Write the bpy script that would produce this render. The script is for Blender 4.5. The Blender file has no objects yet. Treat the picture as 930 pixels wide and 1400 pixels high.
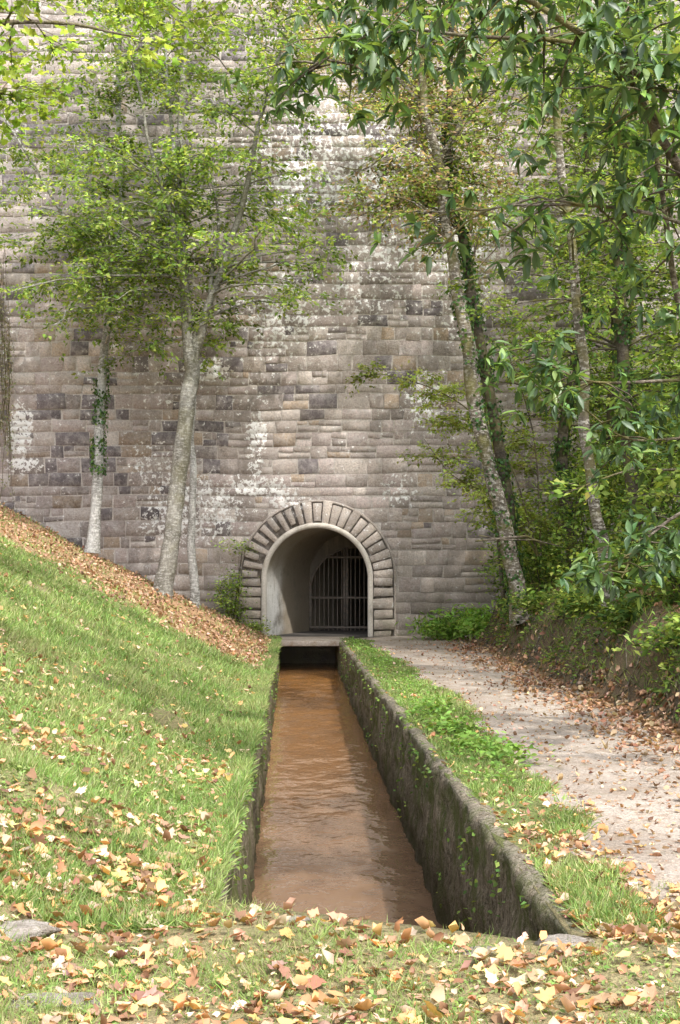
import bpy, math
import numpy as np
from mathutils import Vector
R = np.random.default_rng(7)
scene = bpy.context.scene
EYE = 1.85; F = 1700.0
def S(u, v, d):            # measured bearing + distance -> metres
    return ((u-465)/F*d, d, EYE-(v-778)/F*d)

# ---------------------------------------------------------------- noise
_T = np.random.default_rng(3).random((256,256))
def vn(x, y, sc=1.0, o=0):
    x = np.asarray(x,float)/sc+o*17.3+1000; y = np.asarray(y,float)/sc+o*9.1+1000
    xi=np.floor(x).astype(int); yi=np.floor(y).astype(int); fx=x-xi; fy=y-yi
    fx=fx*fx*(3-2*fx); fy=fy*fy*(3-2*fy)
    a=_T[xi%256,yi%256]; b=_T[(xi+1)%256,yi%256]; c=_T[xi%256,(yi+1)%256]; d=_T[(xi+1)%256,(yi+1)%256]
    return (a*(1-fx)+b*fx)*(1-fy)+(c*(1-fx)+d*fx)*fy
def ss(a,b,x):
    t=np.clip((np.asarray(x,float)-a)/(b-a),0,1); return t*t*(3-2*t)
def norm(v):
    return v/np.maximum(np.linalg.norm(v,axis=-1,keepdims=True),1e-9)

# ---------------------------------------------------------------- terrain
def XL(y): return -0.47-0.036*np.clip(y,-5,60)
def XR(y): return 1.46-0.0456*np.clip(y,-5,60)
def PL(y): return np.interp(y,[0,7,9,12,20,27,30,34],[1.5,1.4,1.55,1.62,1.4,.85,0.55,0.45])+0.35*(vn(y,0,1.7,1)-.5)+0.25*(vn(y,0,.5,2)-.5)
def PR(y): return np.interp(y,[0,8,14,26,31,34],[4.6,4.1,3.7,3.3,3.35,3.8])+0.3*(vn(y,0,2.1,5)-.5)
def hgt(x,y):
    x=np.asarray(x,float); y=np.asarray(y,float)
    dl=np.maximum(XL(y)-x-0.12,0)
    s=0.2+0.3*ss(5,12,y)
    dd=np.minimum(dl,14)
    zl=s*(np.sqrt(dd*dd+.09)-.3)+0.25*np.maximum(dl-14,0)*(dl<80)+0.25*66*(dl>=80)
    zl=zl+dl.clip(0,1)*(0.22*(vn(x,y,1.6,1)-.5)+0.13*(vn(x,y,.5,2)-.5))
    dr=np.maximum(x-PR(y),0)
    zr=(0.9+.45*(vn(x,y,1.1,8)-.5))*ss(0,.8,dr)+0.42*np.clip(dr-.5,0,60)+dr.clip(0,1)*(0.5*(vn(x,y,1.3,3)-.5)+.3*(vn(x,y,.35,4)-.5))
    on=ss(0,.3,x-XR(y)-.2)
    base=0.05*(vn(x,y,1.4,6)-.5)*on+0.02*(vn(x,y,.3,7)-.5)*on
    fg=1-ss(5.8,6.8,y)
    base=base+fg*(0.12*(vn(x,y,.8,9)-.5)+.05*(vn(x,y,.25,11)-.5)+.02)
    return zl+zr+base
def inpath(x,y):
    return ss(0,.12,x-PL(y))*ss(0,.12,PR(y)-x)*ss(6.2,6.8,y+.8*(vn(x,0,.5,3)-.5))
def tnorm(x,y):
    e=.05
    return norm(np.stack([-(hgt(x+e,y)-hgt(x-e,y))/(2*e),-(hgt(x,y+e)-hgt(x,y-e))/(2*e),np.ones_like(x)],-1))

# ---------------------------------------------------------------- mesh helpers
def mkmesh(name, V, faces, mat=None, col=None, smooth=False, parent=None):
    V=np.asarray(V,np.float32).reshape(-1,3)
    me=bpy.data.meshes.new(name)
    me.vertices.add(len(V)); me.vertices.foreach_set('co',V.ravel())
    li=np.concatenate([f.ravel() for f in faces]).astype(np.int32)
    tot=np.concatenate([np.full(len(f),f.shape[1]) for f in faces]).astype(np.int32)
    st=np.concatenate([[0],np.cumsum(tot)[:-1]]).astype(np.int32)
    me.loops.add(len(li)); me.loops.foreach_set('vertex_index',li)
    me.polygons.add(len(tot)); me.polygons.foreach_set('loop_start',st); me.polygons.foreach_set('loop_total',tot)
    if smooth: me.polygons.foreach_set('use_smooth',np.ones(len(tot),bool))
    if col is not None:
        a=me.attributes.new('Col','FLOAT_COLOR','POINT')
        c=np.ones((len(V),4),np.float32); c[:,:3]=col; a.data.foreach_set('color',c.ravel())
    me.update(calc_edges=True); me.validate()
    ob=bpy.data.objects.new(name,me); scene.collection.objects.link(ob)
    if mat: me.materials.append(mat)
    if parent: ob.parent=parent
    return ob
def empty(name):
    e=bpy.data.objects.new(name,None); scene.collection.objects.link(e); return e
class Bag:
    def __init__(s): s.v=[];s.f={};s.c=[];s.n=0
    def add(s,V,F,C=None):
        V=np.asarray(V,float).reshape(-1,3)
        for f in F: s.f.setdefault(f.shape[1],[]).append(f+s.n)
        s.v.append(V); s.n+=len(V)
        if C is None: C=np.ones((len(V),3))*.5
        s.c.append(np.broadcast_to(C,(len(V),3)))
    def make(s,name,mat,smooth=False,parent=None):
        return mkmesh(name,np.concatenate(s.v),[np.concatenate(x) for x in s.f.values()],mat,np.concatenate(s.c),smooth,parent)
def gridfaces(nr,nc,close=False):
    i=np.arange(nr-1)[:,None]; j=np.arange(nc if close else nc-1)[None]
    j2=(j+1)%nc
    return np.stack([i*nc+j,i*nc+j2,(i+1)*nc+j2,(i+1)*nc+j],-1).reshape(-1,4)
def tubes(bag,P,Rad,sides=5,col=(.5,.5,.5),rough=0):
    P=np.asarray(P,float); N,K,_=P.shape
    T=norm(np.gradient(P,axis=1)); mt=norm(T.mean(1))
    ref=np.where(np.abs(mt[:,2:3])>.8,np.array([[1.,0,0]]),np.array([[0,0,1.]]))
    ref=ref[:,None,:]
    A=norm(np.cross(T,ref)); B=np.cross(T,A)
    th=np.linspace(0,2*np.pi,sides,endpoint=False)
    r=np.asarray(Rad)[:,:,None]*(1+rough*(R.random((N,K,sides))-.5))
    V=P[:,:,None,:]+r[...,None]*(np.cos(th)[None,None,:,None]*A[:,:,None,:]+np.sin(th)[None,None,:,None]*B[:,:,None,:])
    f=gridfaces(K,sides,True)
    Fq=(f[None]+(np.arange(N)*K*sides)[:,None,None]).reshape(-1,4)
    bag.add(V.reshape(-1,3),[Fq],col)
def spline(pts,n):
    pts=np.asarray(pts,float); p=np.vstack([2*pts[0]-pts[1],pts,2*pts[-1]-pts[-2]])
    m=len(pts)-1; out=[]
    for t in np.linspace(0,m-1e-6,n):
        i=int(t); f=t-i; a,b,c,d=p[i:i+4]
        out.append(.5*((2*b)+(-a+c)*f+(2*a-5*b+4*c-d)*f*f+(-a+3*b-3*c+d)*f**3))
    return np.array(out)
LEAF=dict(
 kite=(np.array([[0,0,0],[.45,.5,.1],[1,0,-.05],[.45,-.5,.1]]),[[0,1,2],[0,2,3]]),
 oval=(np.array([[0,0,0],[.25,.42,.07],[.65,.42,.05],[1,0,-.12],[.65,-.42,.05],[.25,-.42,.07],[.5,0,-.0]]),[[0,1,6],[1,2,6],[2,3,6],[3,4,6],[4,5,6],[5,0,6]]),
 curl=(np.array([[0,0,0.05],[.22,.36,.2],[.62,.46,.3],[1,.05,.22],[.7,-.38,.1],[.3,-.44,.24],[.5,0,-.02]]),[[0,1,6],[1,2,6],[2,3,6],[3,4,6],[4,5,6],[5,0,6]]),
 lance=(np.array([[0,0,0],[.2,.32,.05],[.5,.5,.02],[.8,.3,-.08],[1.05,0,-.22],[.8,-.3,-.08],[.5,-.5,.02],[.2,-.32,.05],[.5,0,-.05],[.8,0,-.13]]),
   [[0,1,8],[1,2,8],[2,3,9],[2,9,8],[3,4,9],[4,5,9],[5,6,9],[6,8,9],[6,7,8],[7,0,8]]),
 blade=(np.array([[0,-.5,0],[0,.5,0],[.55,.38,.06],[.55,-.38,.06],[1,0,.32]]),None),
)
_m=[(0,0),(.03,.2),(.02,.46),(.22,.38),(.42,.55),(.5,.34),(.72,.34),(.74,.18),(1.0,0.03),(.74,-.15),(.70,-.35),(.5,-.32),(.38,-.58),(.22,-.38),(-.0,-.45),(.05,-.22),(.38,0)]
_mp=np.array([[a,b,.35*((a-.4)**2+b*b)+(.05 if i%2 else -.03)] for i,(a,b) in enumerate(_m)])
LEAF['maple']=(_mp,[[i,(i+1)%16,16] for i in range(16)])
def leaves(bag,P,D,Nn,L,W,col,kind='kite',curl=None):
    P=np.asarray(P,float); n=len(P); D=norm(D); Sd=norm(np.cross(Nn,D)); Nn=np.cross(D,Sd)
    t,f=LEAF[kind]; L=np.broadcast_to(L,(n,)); W=np.broadcast_to(W,(n,))
    c=np.ones(n) if curl is None else curl
    V=P[:,None]+t[None,:,0:1]*L[:,None,None]*D[:,None]+t[None,:,1:2]*W[:,None,None]*Sd[:,None]+(t[None,:,2:3]*(L*c)[:,None,None])*Nn[:,None]
    if kind in('maple','curl'): V=V+(.05*L)[:,None,None]*R.normal(size=V.shape)
    k=len(t); off=(np.arange(n)*k)[:,None,None]
    if kind=='blade':
        F=[(np.array([[0,1,2,3]])[None]+off).reshape(-1,4),(np.array([[3,2,4]])[None]+off).reshape(-1,3)]
    else: F=[(np.array(f)[None]+off).reshape(-1,3)]
    C=np.repeat(np.broadcast_to(col,(n,3)),k,axis=0)
    bag.add(V,F,C)
def pick(pal,n,var=.18):
    pal=np.array(pal); c=pal[R.integers(0,len(pal),n)]
    return np.clip(c*(1+var*R.normal(size=(n,1)))*(1+.06*R.normal(size=(n,3))),.005,.95)

# ---------------------------------------------------------------- materials
def newmat(name):
    m=bpy.data.materials.new(name); m.use_nodes=True; m.node_tree.nodes.clear(); return m,m.node_tree
def N(nt,t,ins=None,**kw):
    n=nt.nodes.new(t)
    for k,v in kw.items(): setattr(n,k,v)
    for k,v in (ins or {}).items():
        if isinstance(v,bpy.types.NodeSocket): nt.links.new(v,n.inputs[k])
        else: n.inputs[k].default_value=v
    return n
def mix(nt,f,a,b,blend='MIX'):
    n=nt.nodes.new('ShaderNodeMix'); n.data_type='RGBA'; n.blend_type=blend
    for i,v in ((0,f),(6,a),(7,b)):
        if isinstance(v,bpy.types.NodeSocket): nt.links.new(v,n.inputs[i])
        else: n.inputs[i].default_value=v if i==0 else (*v,1)
    return n.outputs[2]
def mr(nt,v,a,b,c=0,d=1): return N(nt,'ShaderNodeMapRange',{0:v,1:a,2:b,3:c,4:d}).outputs[0]
def ma(nt,op,a,b=0.): return N(nt,'ShaderNodeMath',{0:a,1:b},operation=op).outputs[0]
def pos(nt,scale=(1,1,1)):
    g=N(nt,'ShaderNodeNewGeometry').outputs['Position']
    return N(nt,'ShaderNodeMapping',{'Vector':g,'Scale':scale}).outputs[0]
def noise(nt,vec,sc,det=4,ro=.6): return N(nt,'ShaderNodeTexNoise',{'Vector':vec,'Scale':sc,'Detail':det,'Roughness':ro}).outputs[0]
def att(nt): return N(nt,'ShaderNodeAttribute',attribute_name='Col').outputs['Color']
def finish(nt,colr,rough=.85,bump=None,bs=.5,bd=.02,spec=.3):
    ins={'Base Color':colr,'Roughness':rough,'Specular IOR Level':spec}
    if bump is not None:
        ins['Normal']=N(nt,'ShaderNodeBump',{'Strength':bs,'Distance':bd,'Height':bump}).outputs[0]
    b=N(nt,'ShaderNodeBsdfPrincipled',ins)
    N(nt,'ShaderNodeOutputMaterial',{'Surface':b.outputs[0]})
def leafmat(name,tr=.4,gloss=0):
    m,nt=newmat(name); c=att(nt)
    d=N(nt,'ShaderNodeBsdfDiffuse',{'Color':c}).outputs[0]
    c2=mix(nt,1.,c,(1.4,1.3,.6),'MULTIPLY')
    t=N(nt,'ShaderNodeBsdfTranslucent',{'Color':c2}).outputs[0]
    s=N(nt,'ShaderNodeMixShader',{0:tr,1:d,2:t}).outputs[0]
    if gloss:
        g=N(nt,'ShaderNodeBsdfGlossy',{'Roughness':.45,'Color':(.8,.85,.8,1)}).outputs[0]
        s=N(nt,'ShaderNodeMixShader',{0:gloss,1:s,2:g}).outputs[0]
    N(nt,'ShaderNodeOutputMaterial',{'Surface':s}); return m
M_leaf=leafmat('leaf_green',.48); M_cleaf=leafmat('chestnut_leaf',.38,.05); M_grass=leafmat('grass_blades',.32); M_dry=leafmat('dry_leaves',.2)
M_ground,nt=newmat('ground_soil'); p=pos(nt)
c=att(nt); n1=noise(nt,p,3,4,.7); n2=noise(nt,p,28,4,.75); n3=noise(nt,p,90,2,.7)
c=mix(nt,1.,c,mix(nt,mr(nt,n2,.3,.7),(.55,.52,.5),(1.5,1.45,1.38)),'MULTIPLY')
c=mix(nt,mr(nt,n3,.56,.64,0,.6),c,(.42,.28,.17)); c=mix(nt,mr(nt,n1,.52,.72,0,.5),c,(.15,.17,.065))
finish(nt,c,.95,n2,.8,.04,.1)
M_path,nt=newmat('dirt_path_gravel'); p=pos(nt)
n1=noise(nt,p,.9,4,.6); n2=noise(nt,p,35,4,.8); n5=noise(nt,p,5,5,.8)
vo=N(nt,'ShaderNodeTexVoronoi',{'Vector':p,'Scale':42.}).outputs['Distance']
c=mix(nt,mr(nt,n1,.35,.65),(.29,.245,.205),(.46,.405,.355)); c=mix(nt,1.,c,mix(nt,mr(nt,n2,.3,.7),(.62,.61,.6),(1.3,1.28,1.25)),'MULTIPLY')
c=mix(nt,mr(nt,n5,.50,.64,0,.75),c,(.25,.175,.115)); c=mix(nt,mr(nt,noise(nt,p,2.3,4,.7),.58,.7,0,.5),c,(.17,.16,.08))
finish(nt,c,.95,ma(nt,'ADD',n2,ma(nt,'MULTIPLY',vo,.6)),.8,.025,.15)
# stone wall
M_wall,nt=newmat('weathered_stone'); p=pos(nt); a=att(nt)
n1=noise(nt,p,.35,4,.6); n2=noise(nt,p,4,5,.75); n3=noise(nt,p,22,4,.85); n4=noise(nt,p,8,4,.7)
c=mix(nt,1.,a,mix(nt,mr(nt,n3,.3,.7),(.55,.53,.53),(1.45,1.43,1.4)),'MULTIPLY')
c=mix(nt,mr(nt,n2,.45,.64,0,.6),c,(.49,.45,.425))
c=mix(nt,mr(nt,noise(nt,pos(nt,(1,1,.35)),.8,4,.7),.52,.66,0,.5),c,(.245,.21,.185))
sx=N(nt,'ShaderNodeSeparateXYZ',{0:p}); X=sx.outputs[0]; Z=sx.outputs[2]
tot=None
for (cx,cz,rx,rz,am) in [(-2.25,4.1,.8,.28,.34),(-2.25,5.5,.25,.5,.34),(-2.3,4.7,.2,.4,.3),(-8.75,5.6,.3,.55,.36),(-8.7,4.7,.4,.2,.32),(-3.6,7.3,.5,.25,.25),(1.6,4.0,.5,.4,.2),(-1.5,3.75,.5,.25,.25),(2.3,6.4,.5,.7,.22),(-4.9,4.6,.8,.5,.24),(-3.9,3.5,1.2,.8,.27),(1,9.8,1.2,1.2,.2),(-1.5,9,1.3,1.,.2),(3,11,1.5,2,.24),(0,13,2.5,1.5,.24)]:
    dx=ma(nt,'DIVIDE',ma(nt,'SUBTRACT',X,cx),rx); dz=ma(nt,'DIVIDE',ma(nt,'SUBTRACT',Z,cz),rz)
    d=ma(nt,'SUBTRACT',1.7,ma(nt,'SQRT',ma(nt,'ADD',ma(nt,'MULTIPLY',dx,dx),ma(nt,'MULTIPLY',dz,dz))))
    d=ma(nt,'MULTIPLY',ma(nt,'MINIMUM',ma(nt,'MAXIMUM',d,0.),1.),am)
    tot=d if tot is None else ma(nt,'MAXIMUM',tot,d)
w=ma(nt,'ADD',tot,ma(nt,'MULTIPLY',ma(nt,'SUBTRACT',n4,.5),1.6))
w=ma(nt,'ADD',w,ma(nt,'MULTIPLY',ma(nt,'SUBTRACT',n1,.5),.55))
c=mix(nt,mr(nt,w,.23,.27,0,.92),c,(.80,.79,.77))
low=ma(nt,'MULTIPLY',mr(nt,Z,3.6,.2),mr(nt,noise(nt,pos(nt,(1,1,.4)),1.2,4,.7),.35,.6))
c=mix(nt,ma(nt,'MULTIPLY',low,.5),c,(.18,.15,.11))
c=mix(nt,ma(nt,'MULTIPLY',mr(nt,Z,1.4,.0),mr(nt,n2,.4,.6,0,.6)),c,(.14,.135,.065))
finish(nt,c,.92,ma(nt,'ADD',n3,n2),.9,.035,.12)
M_plaster,nt=newmat('old_plaster'); p=pos(nt); a=att(nt)
n1=noise(nt,p,1.6,5,.7); n2=noise(nt,pos(nt,(1,1,.25)),5,4,.7); n3=noise(nt,p,30,3,.8)
c=mix(nt,1.,a,mix(nt,mr(nt,n3,.3,.7),(.8,.79,.77),(1.12,1.12,1.12)),'MULTIPLY')
c=mix(nt,mr(nt,n2,.5,.7,0,.6),c,(.3,.26,.20)); c=mix(nt,mr(nt,n1,.54,.68,0,.7),c,(.20,.18,.145))
finish(nt,c,.9,n1,.5,.04,.2)
M_canal,nt=newmat('canal_masonry'); p=pos(nt)
n1=noise(nt,p,2.2,5,.75); n2=noise(nt,pos(nt,(4.5,4.5,.45)),3,5,.8); n3=noise(nt,p,24,4,.85); n4=noise(nt,p,7,4,.8)
Zc=N(nt,'ShaderNodeSeparateXYZ',{0:p}).outputs[2]
c=mix(nt,mr(nt,n2,.42,.58),(.075,.06,.036),(.30,.245,.17)); c=mix(nt,mr(nt,n3,.45,.6,0,.7),c,(.38,.315,.23))
c=mix(nt,mr(nt,n4,.52,.62,0,.7),c,(.06,.05,.03))
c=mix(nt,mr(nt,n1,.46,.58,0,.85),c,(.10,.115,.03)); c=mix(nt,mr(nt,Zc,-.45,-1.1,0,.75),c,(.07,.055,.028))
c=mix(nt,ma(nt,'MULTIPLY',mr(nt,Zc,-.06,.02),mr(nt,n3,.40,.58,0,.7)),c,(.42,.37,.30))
finish(nt,c,.92,ma(nt,'ADD',ma(nt,'ADD',n3,n1),n4),1.,.07,.15)
# water: silty body under a real reflective surface
M_water,nt=newmat('muddy_water'); p=pos(nt); Yw=N(nt,'ShaderNodeSeparateXYZ',{0:p}).outputs[1]
n1=noise(nt,pos(nt,(2.,.8,1)),1.8,3,.6); n2=noise(nt,pos(nt,(1.,.75,1)),7,2,.5)
c=mix(nt,mr(nt,Yw,13,30),(.165,.098,.058),(.31,.15,.05)); c=mix(nt,mr(nt,n1,.4,.65,0,.45),c,(.22,.14,.085))
bm_=N(nt,'ShaderNodeBump',{'Strength':.5,'Distance':.02,'Height':n2}).outputs[0]
pr=N(nt,'ShaderNodeBsdfPrincipled',{'Base Color':c,'Roughness':.04,'IOR':1.45,'Specular IOR Level':.75,'Normal':bm_})
N(nt,'ShaderNodeOutputMaterial',{'Surface':pr.outputs[0]})
def bark(name,c1,c2,c3,moss=0.):
    m,nt=newmat(name); n1=noise(nt,pos(nt,(1,1,.35)),3.,4,.7); n2=noise(nt,pos(nt,(1,1,2.5)),9,4,.75); n3=noise(nt,pos(nt,(1,1,.3)),30,3,.8)
    c=mix(nt,mr(nt,n1,.38,.62),c1,c2); c=mix(nt,mr(nt,n2,.5,.58,0,.85),c,c3); c=mix(nt,mr(nt,n3,.35,.65,.0,.5),c,(.05,.045,.04))
    if moss: c=mix(nt,mr(nt,noise(nt,pos(nt),1.6,3,.6),.45,.6,0,moss),c,(.14,.13,.035))
    finish(nt,c,.9,ma(nt,'ADD',n3,n2),.8,.03,.15); return m
B_beech=bark('beech_bark',(.29,.275,.235),(.15,.14,.115),(.44,.43,.39),.25)
B_pale=bark('pale_bark',(.46,.455,.43),(.25,.24,.215),(.66,.65,.62))
B_brown=bark('brown_bark',(.17,.135,.10),(.085,.066,.05),(.30,.26,.21),.7)
B_birch=bark('mottled_bark',(.22,.18,.14),(.10,.085,.065),(.60,.56,.50),.7)
B_dark=bark('dark_bark',(.09,.072,.052),(.05,.04,.032),(.15,.13,.10),.4)
M_iron,nt=newmat('rusty_iron'); n1=noise(nt,pos(nt),14,3,.7)
finish(nt,mix(nt,mr(nt,n1,.4,.65),(.13,.115,.10),(.24,.19,.155)),.7)
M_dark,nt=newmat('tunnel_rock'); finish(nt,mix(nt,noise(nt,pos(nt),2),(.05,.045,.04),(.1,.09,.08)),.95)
M_rock,nt=newmat('grey_rock'); n1=noise(nt,pos(nt),9,5,.75); n2=noise(nt,pos(nt),45,3,.8)
c=mix(nt,mr(nt,n1,.35,.65),(.20,.17,.145),(.38,.345,.31)); c=mix(nt,mr(nt,n2,.5,.65,0,.5),c,(.14,.13,.07)); finish(nt,c,.95,ma(nt,'ADD',n1,n2),.9,.03,.1)

# ---------------------------------------------------------------- ground sheet
ys=np.unique(np.concatenate([np.linspace(-60,2,18),np.arange(2,6.04,.09),np.arange(6.15,12,.1),np.arange(12,22,.16),np.arange(22,34.1,.25),[34.2,35,37,40,45,55,80,140,300],[-140,-300]]))
ys=np.sort(np.append(ys,[6.10,6.101]))
offs=np.concatenate([np.arange(0,4,.1),np.arange(4,9,.22),np.arange(9,20,.8),[22,26,32,40,55,75,110,180,300]])
tr=np.linspace(0,1,9)
rows=[];cols=[]
for y in ys:
    xl,xr=float(XL(y)),float(XR(y))
    x=np.concatenate([(xl-offs)[::-1],xl+.002+(xr-xl-.004)*tr,xr+offs])
    f=np.clip((x-xl)/(xr-xl),0,1)
    sk=(.85*(1-f)+.05*(vn(x,0*x,.2,4)-.5)*4*.6)*math.exp(-((y-6.1)/1.8)**2)
    yy=y+sk*((x>xl-3)&(x<xr+3))
    z=hgt(x,yy)
    k=len(offs)
    trench=np.zeros(len(x),bool); trench[k:k+9]=True
    if y>6.1005 and y<34.15: z[trench]=-2.3
    if y>34.15: z=np.minimum(z,-.08)
    z=z-.035*inpath(x,yy)
    rows.append(np.stack([x,yy,z],-1))
    g=np.array([.12,.155,.055]); lit=np.array([.30,.19,.115]); soil=np.array([.105,.08,.055]); fgc=np.array([.26,.215,.135])
    left=x<xl
    ml=np.where(left,ss(22.5,25.5,yy+2*(vn(x,yy,1.3,12)-.5)+.15*(x+4)),0)
    ml=np.maximum(ml,(x>PR(yy)-.7)*.9)
    c=g[None]*(1-ml[:,None])+lit[None]*ml[:,None]
    bare=(ss(.58,.75,vn(x,yy,1.1,88))*.5*left)[:,None]; c=c*(1-bare)+np.array([.26,.21,.13])*bare
    mf=(1-ss(6.3,9.5,yy))[:,None]*.7; c=c*(1-mf)+fgc*mf
    cut=ss(0,.2,x-PR(yy))*(1-ss(.8,1.3,x-PR(yy))); c=c*(1-cut[:,None])+soil*cut[:,None]
    far=ss(1.0,2.2,x-PR(yy)); c=c*(1-.8*far[:,None])+np.array([.09,.115,.04])*.8*far[:,None]
    if 6.1005<y<34.15: c[trench]=(.07,.05,.03)
    cols.append(c)
V=np.array(rows); mkmesh('ground',V.reshape(-1,3),[gridfaces(len(ys),V.shape[1])],M_ground,np.array(cols).reshape(-1,3),True)
py=np.arange(6.2,34.3,.12); q=np.linspace(0,1,40)
x=PL(py)[:,None]-.05+(PR(py)-PL(py)+.25)[:,None]*q[None]; Y=np.repeat(py[:,None],40,1)
z=hgt(np.minimum(x,PR(Y)),Y)+.006-.05*(1-ss(0,.12,x-PL(Y)))-.05*(1-ss(0,.5,Y-6.2)) 
z=z+.03*(vn(x,Y,.5,20)-.5)
mkmesh('dirt_path',np.stack([x,Y,z],-1).reshape(-1,3),[gridfaces(len(py),40)],M_path,None,True)
def canalwall(fn,sgn,y0,y1,name,th):
    yy=np.arange(y0,y1,.06)
    zz=np.linspace(-2.1,-.06,34); rws=[]
    for y in yy:
        b=float(fn(y)); jag=.08*(vn(y,1,.22,sgn+3)-.5)+.09*(vn(y,2,.9,5)-.5)
        pr=[(b-sgn*(.03+.06*(vn(y,zv*2,.35,14)-.5)+.045*(vn(y,zv,.12,15)-.5)+.06*(-zv)*.3),zv) for zv in zz]
        pr+=[(b-sgn*(.02+jag*.2),-.01+jag*.4),(b+sgn*.03,.012+jag*.4),(b+sgn*(th*.6),.018+jag*.4),(b+sgn*(th+jag),.0),(b+sgn*(th+.05),-.2)]
        rws.append([(px,y,pz) for px,pz in pr])
    V=np.array(rws); nc=V.shape[1]
    f=[gridfaces(len(yy),nc)]
    cap=np.arange(nc)[None]
    f.append(cap[:, ::-1]); f.append(cap+(len(yy)-1)*nc)
    mkmesh(name,V.reshape(-1,3),f,M_canal,None,True)
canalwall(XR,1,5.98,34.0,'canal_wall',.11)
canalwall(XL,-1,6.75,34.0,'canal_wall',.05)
wy=np.arange(5.,34.4,.04); wq=np.linspace(0,1,44); xx=XL(wy)[:,None]+(XR(wy)-XL(wy))[:,None]*wq[None]; YY=np.repeat(wy[:,None],44,1)
# converging current ripples
zz=-.75-(33-YY)*.025+.010*(vn(xx*1.1+.35*YY,YY*.8,.36,31)-.5)+.010*(vn(xx*1.1-.35*YY,YY*.8,.33,33)-.5)+.004*(vn(xx,YY,.13,32)-.5)
mkmesh('canal_water',np.stack([xx,YY,zz],-1).reshape(-1,3),[gridfaces(len(wy),44)],M_water,None,True)

# ---------------------------------------------------------------- stone wall
ac=-.62; SP=1.59; r0=1.38; r1=1.52; r2=2.10; WY=34.0
wallroot=empty('stone_wall')
def blocks(bag,Q,yb,yf,bev,col):
    Q=np.asarray(Q,float); n=len(Q); cen=Q.mean(1,keepdims=True)
    d=cen-Q; inn=Q+d/np.linalg.norm(d,axis=-1,keepdims=True)*np.minimum(bev*1.4,.3*np.linalg.norm(d,axis=-1,keepdims=True))
    yf=np.broadcast_to(yf,(n,))
    def lay(q,y): return np.concatenate([q[:,:,0:1],np.broadcast_to(np.asarray(y).reshape(-1,1,1),(n,4,1)),q[:,:,1:2]],-1)
    V=np.concatenate([lay(Q,np.full(n,yb)),lay(Q,yf+bev),lay(inn,yf)],1)
    V[:,8:,1]+=.003*R.normal(size=(n,4))
    F=[[0,1,5,4],[1,2,6,5],[2,3,7,6],[3,0,4,7],[4,5,9,8],[5,6,10,9],[6,7,11,10],[7,4,8,11],[8,9,10,11]]
    F=(np.array(F)[None]+(np.arange(n)*12)[:,None,None]).reshape(-1,4)
    bag.add(V.reshape(-1,3),[F],np.repeat(col,12,0))
Q=[];C=[];yf=[]
pal=np.array([[.38,.33,.30],[.31,.27,.25],[.46,.41,.375],[.17,.15,.155],[.36,.285,.22],[.41,.35,.33]])
z=-.6
def addblk(x,z0,wd,h2):
    cx=x+wd/2; cz=z0+h2/2
    rr=math.hypot(cx-ac,cz-SP) if cz>SP else abs(cx-ac)
    if rr<=(1.95+.12 if cz>SP else 2.0): return
    g=.007+.009*R.random(); j=lambda: .013*R.normal()
    Q.append([[x+g+j(),z0+g+j()],[x+wd-g+j(),z0+g+j()],[x+wd-g+j(),z0+h2-g+j()],[x+g+j(),z0+h2-g+j()]])
    dk=float(vn(cx,cz,2.2,40)); 
    pr_=np.array([.26,.23,.17,.03+.5*max(0,dk-.42)*2,.09,.2]); pr_/=pr_.sum()
    c=pal[R.choice(6,p=pr_)]*(1+.12*R.normal()); c=c*(.8+.4*float(vn(cx,cz,3.5,41)))
    c=c*(1 if cx>-6.5 else .88)
    C.append(np.clip(c,.05,.62)); yf.append(WY-.008-.013*R.random()-(.02 if R.random()<.05 else 0))
while z<22:
    hh=R.choice([.24,.29,.33,.37,.42]); x=-24-R.random()
    while x<22:
        wd=R.uniform(.28,.55) if R.random()<.5 else R.uniform(.55,.95)
        q_=R.random()
        if hh>.29 and q_<.14:
            f=R.uniform(.4,.6); addblk(x,z,wd,hh*f); w2=R.uniform(.35,.65)*wd; addblk(x,z+hh*f,w2,hh*(1-f)); addblk(x+w2,z+hh*f,wd-w2,hh*(1-f))
        elif hh>.29 and q_<.2: addblk(x,z,wd,hh*.5); addblk(x,z+hh*.5,wd,hh*.5)
        else: addblk(x,z,wd,hh)
        x+=wd
    z+=hh
Q=np.array(Q); Q[...,1]+=.10*(vn(Q[...,0],Q[...,1],2.4,90)-.5)+.03*(vn(Q[...,0],Q[...,1],.8,91)-.5); Q[...,0]+=.06*(vn(Q[...,0],Q[...,1],.9,92)-.5)
b=Bag(); blocks(b,Q,WY+.05,np.array(yf),.005,np.array(C)); b.make('ashlar_blocks',M_wall,False,wallroot)
b=Bag(); mc=np.array([.54,.50,.465])
def quadY(bag,pts,y,c): bag.add([(p_[0],y,p_[1]) for p_ in pts],[np.arange(len(pts))[None]],c)
rm=1.6
quadY(b,[(-25,-2.4),(ac-rm,-2.4),(ac-rm,22.3),(-25,22.3)],WY,mc); quadY(b,[(ac+rm,-2.4),(23,-2.4),(23,22.3),(ac+rm,22.3)],WY,mc)
th=np.linspace(np.pi,0,33)
for i in range(32):
    xa,za=ac+rm*math.cos(th[i]),SP+rm*math.sin(th[i]); xb,zb=ac+rm*math.cos(th[i+1]),SP+rm*math.sin(th[i+1])
    quadY(b,[(xa,za),(xb,zb),(xb,22.3),(xa,22.3)],WY,mc)
quadY(b,[(ac-rm,-2.4),(ac+rm,-2.4),(ac+rm,-.02),(ac-rm,-.02)],WY,mc*.3)  # darkened sheet below the arch: painted shade of the culvert mouth, not mortar
b.add([(-25,WY,22.3),(23,WY,22.3),(23,37,22.3),(-25,37,22.3)],[np.arange(4)[None]],mc)
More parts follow.
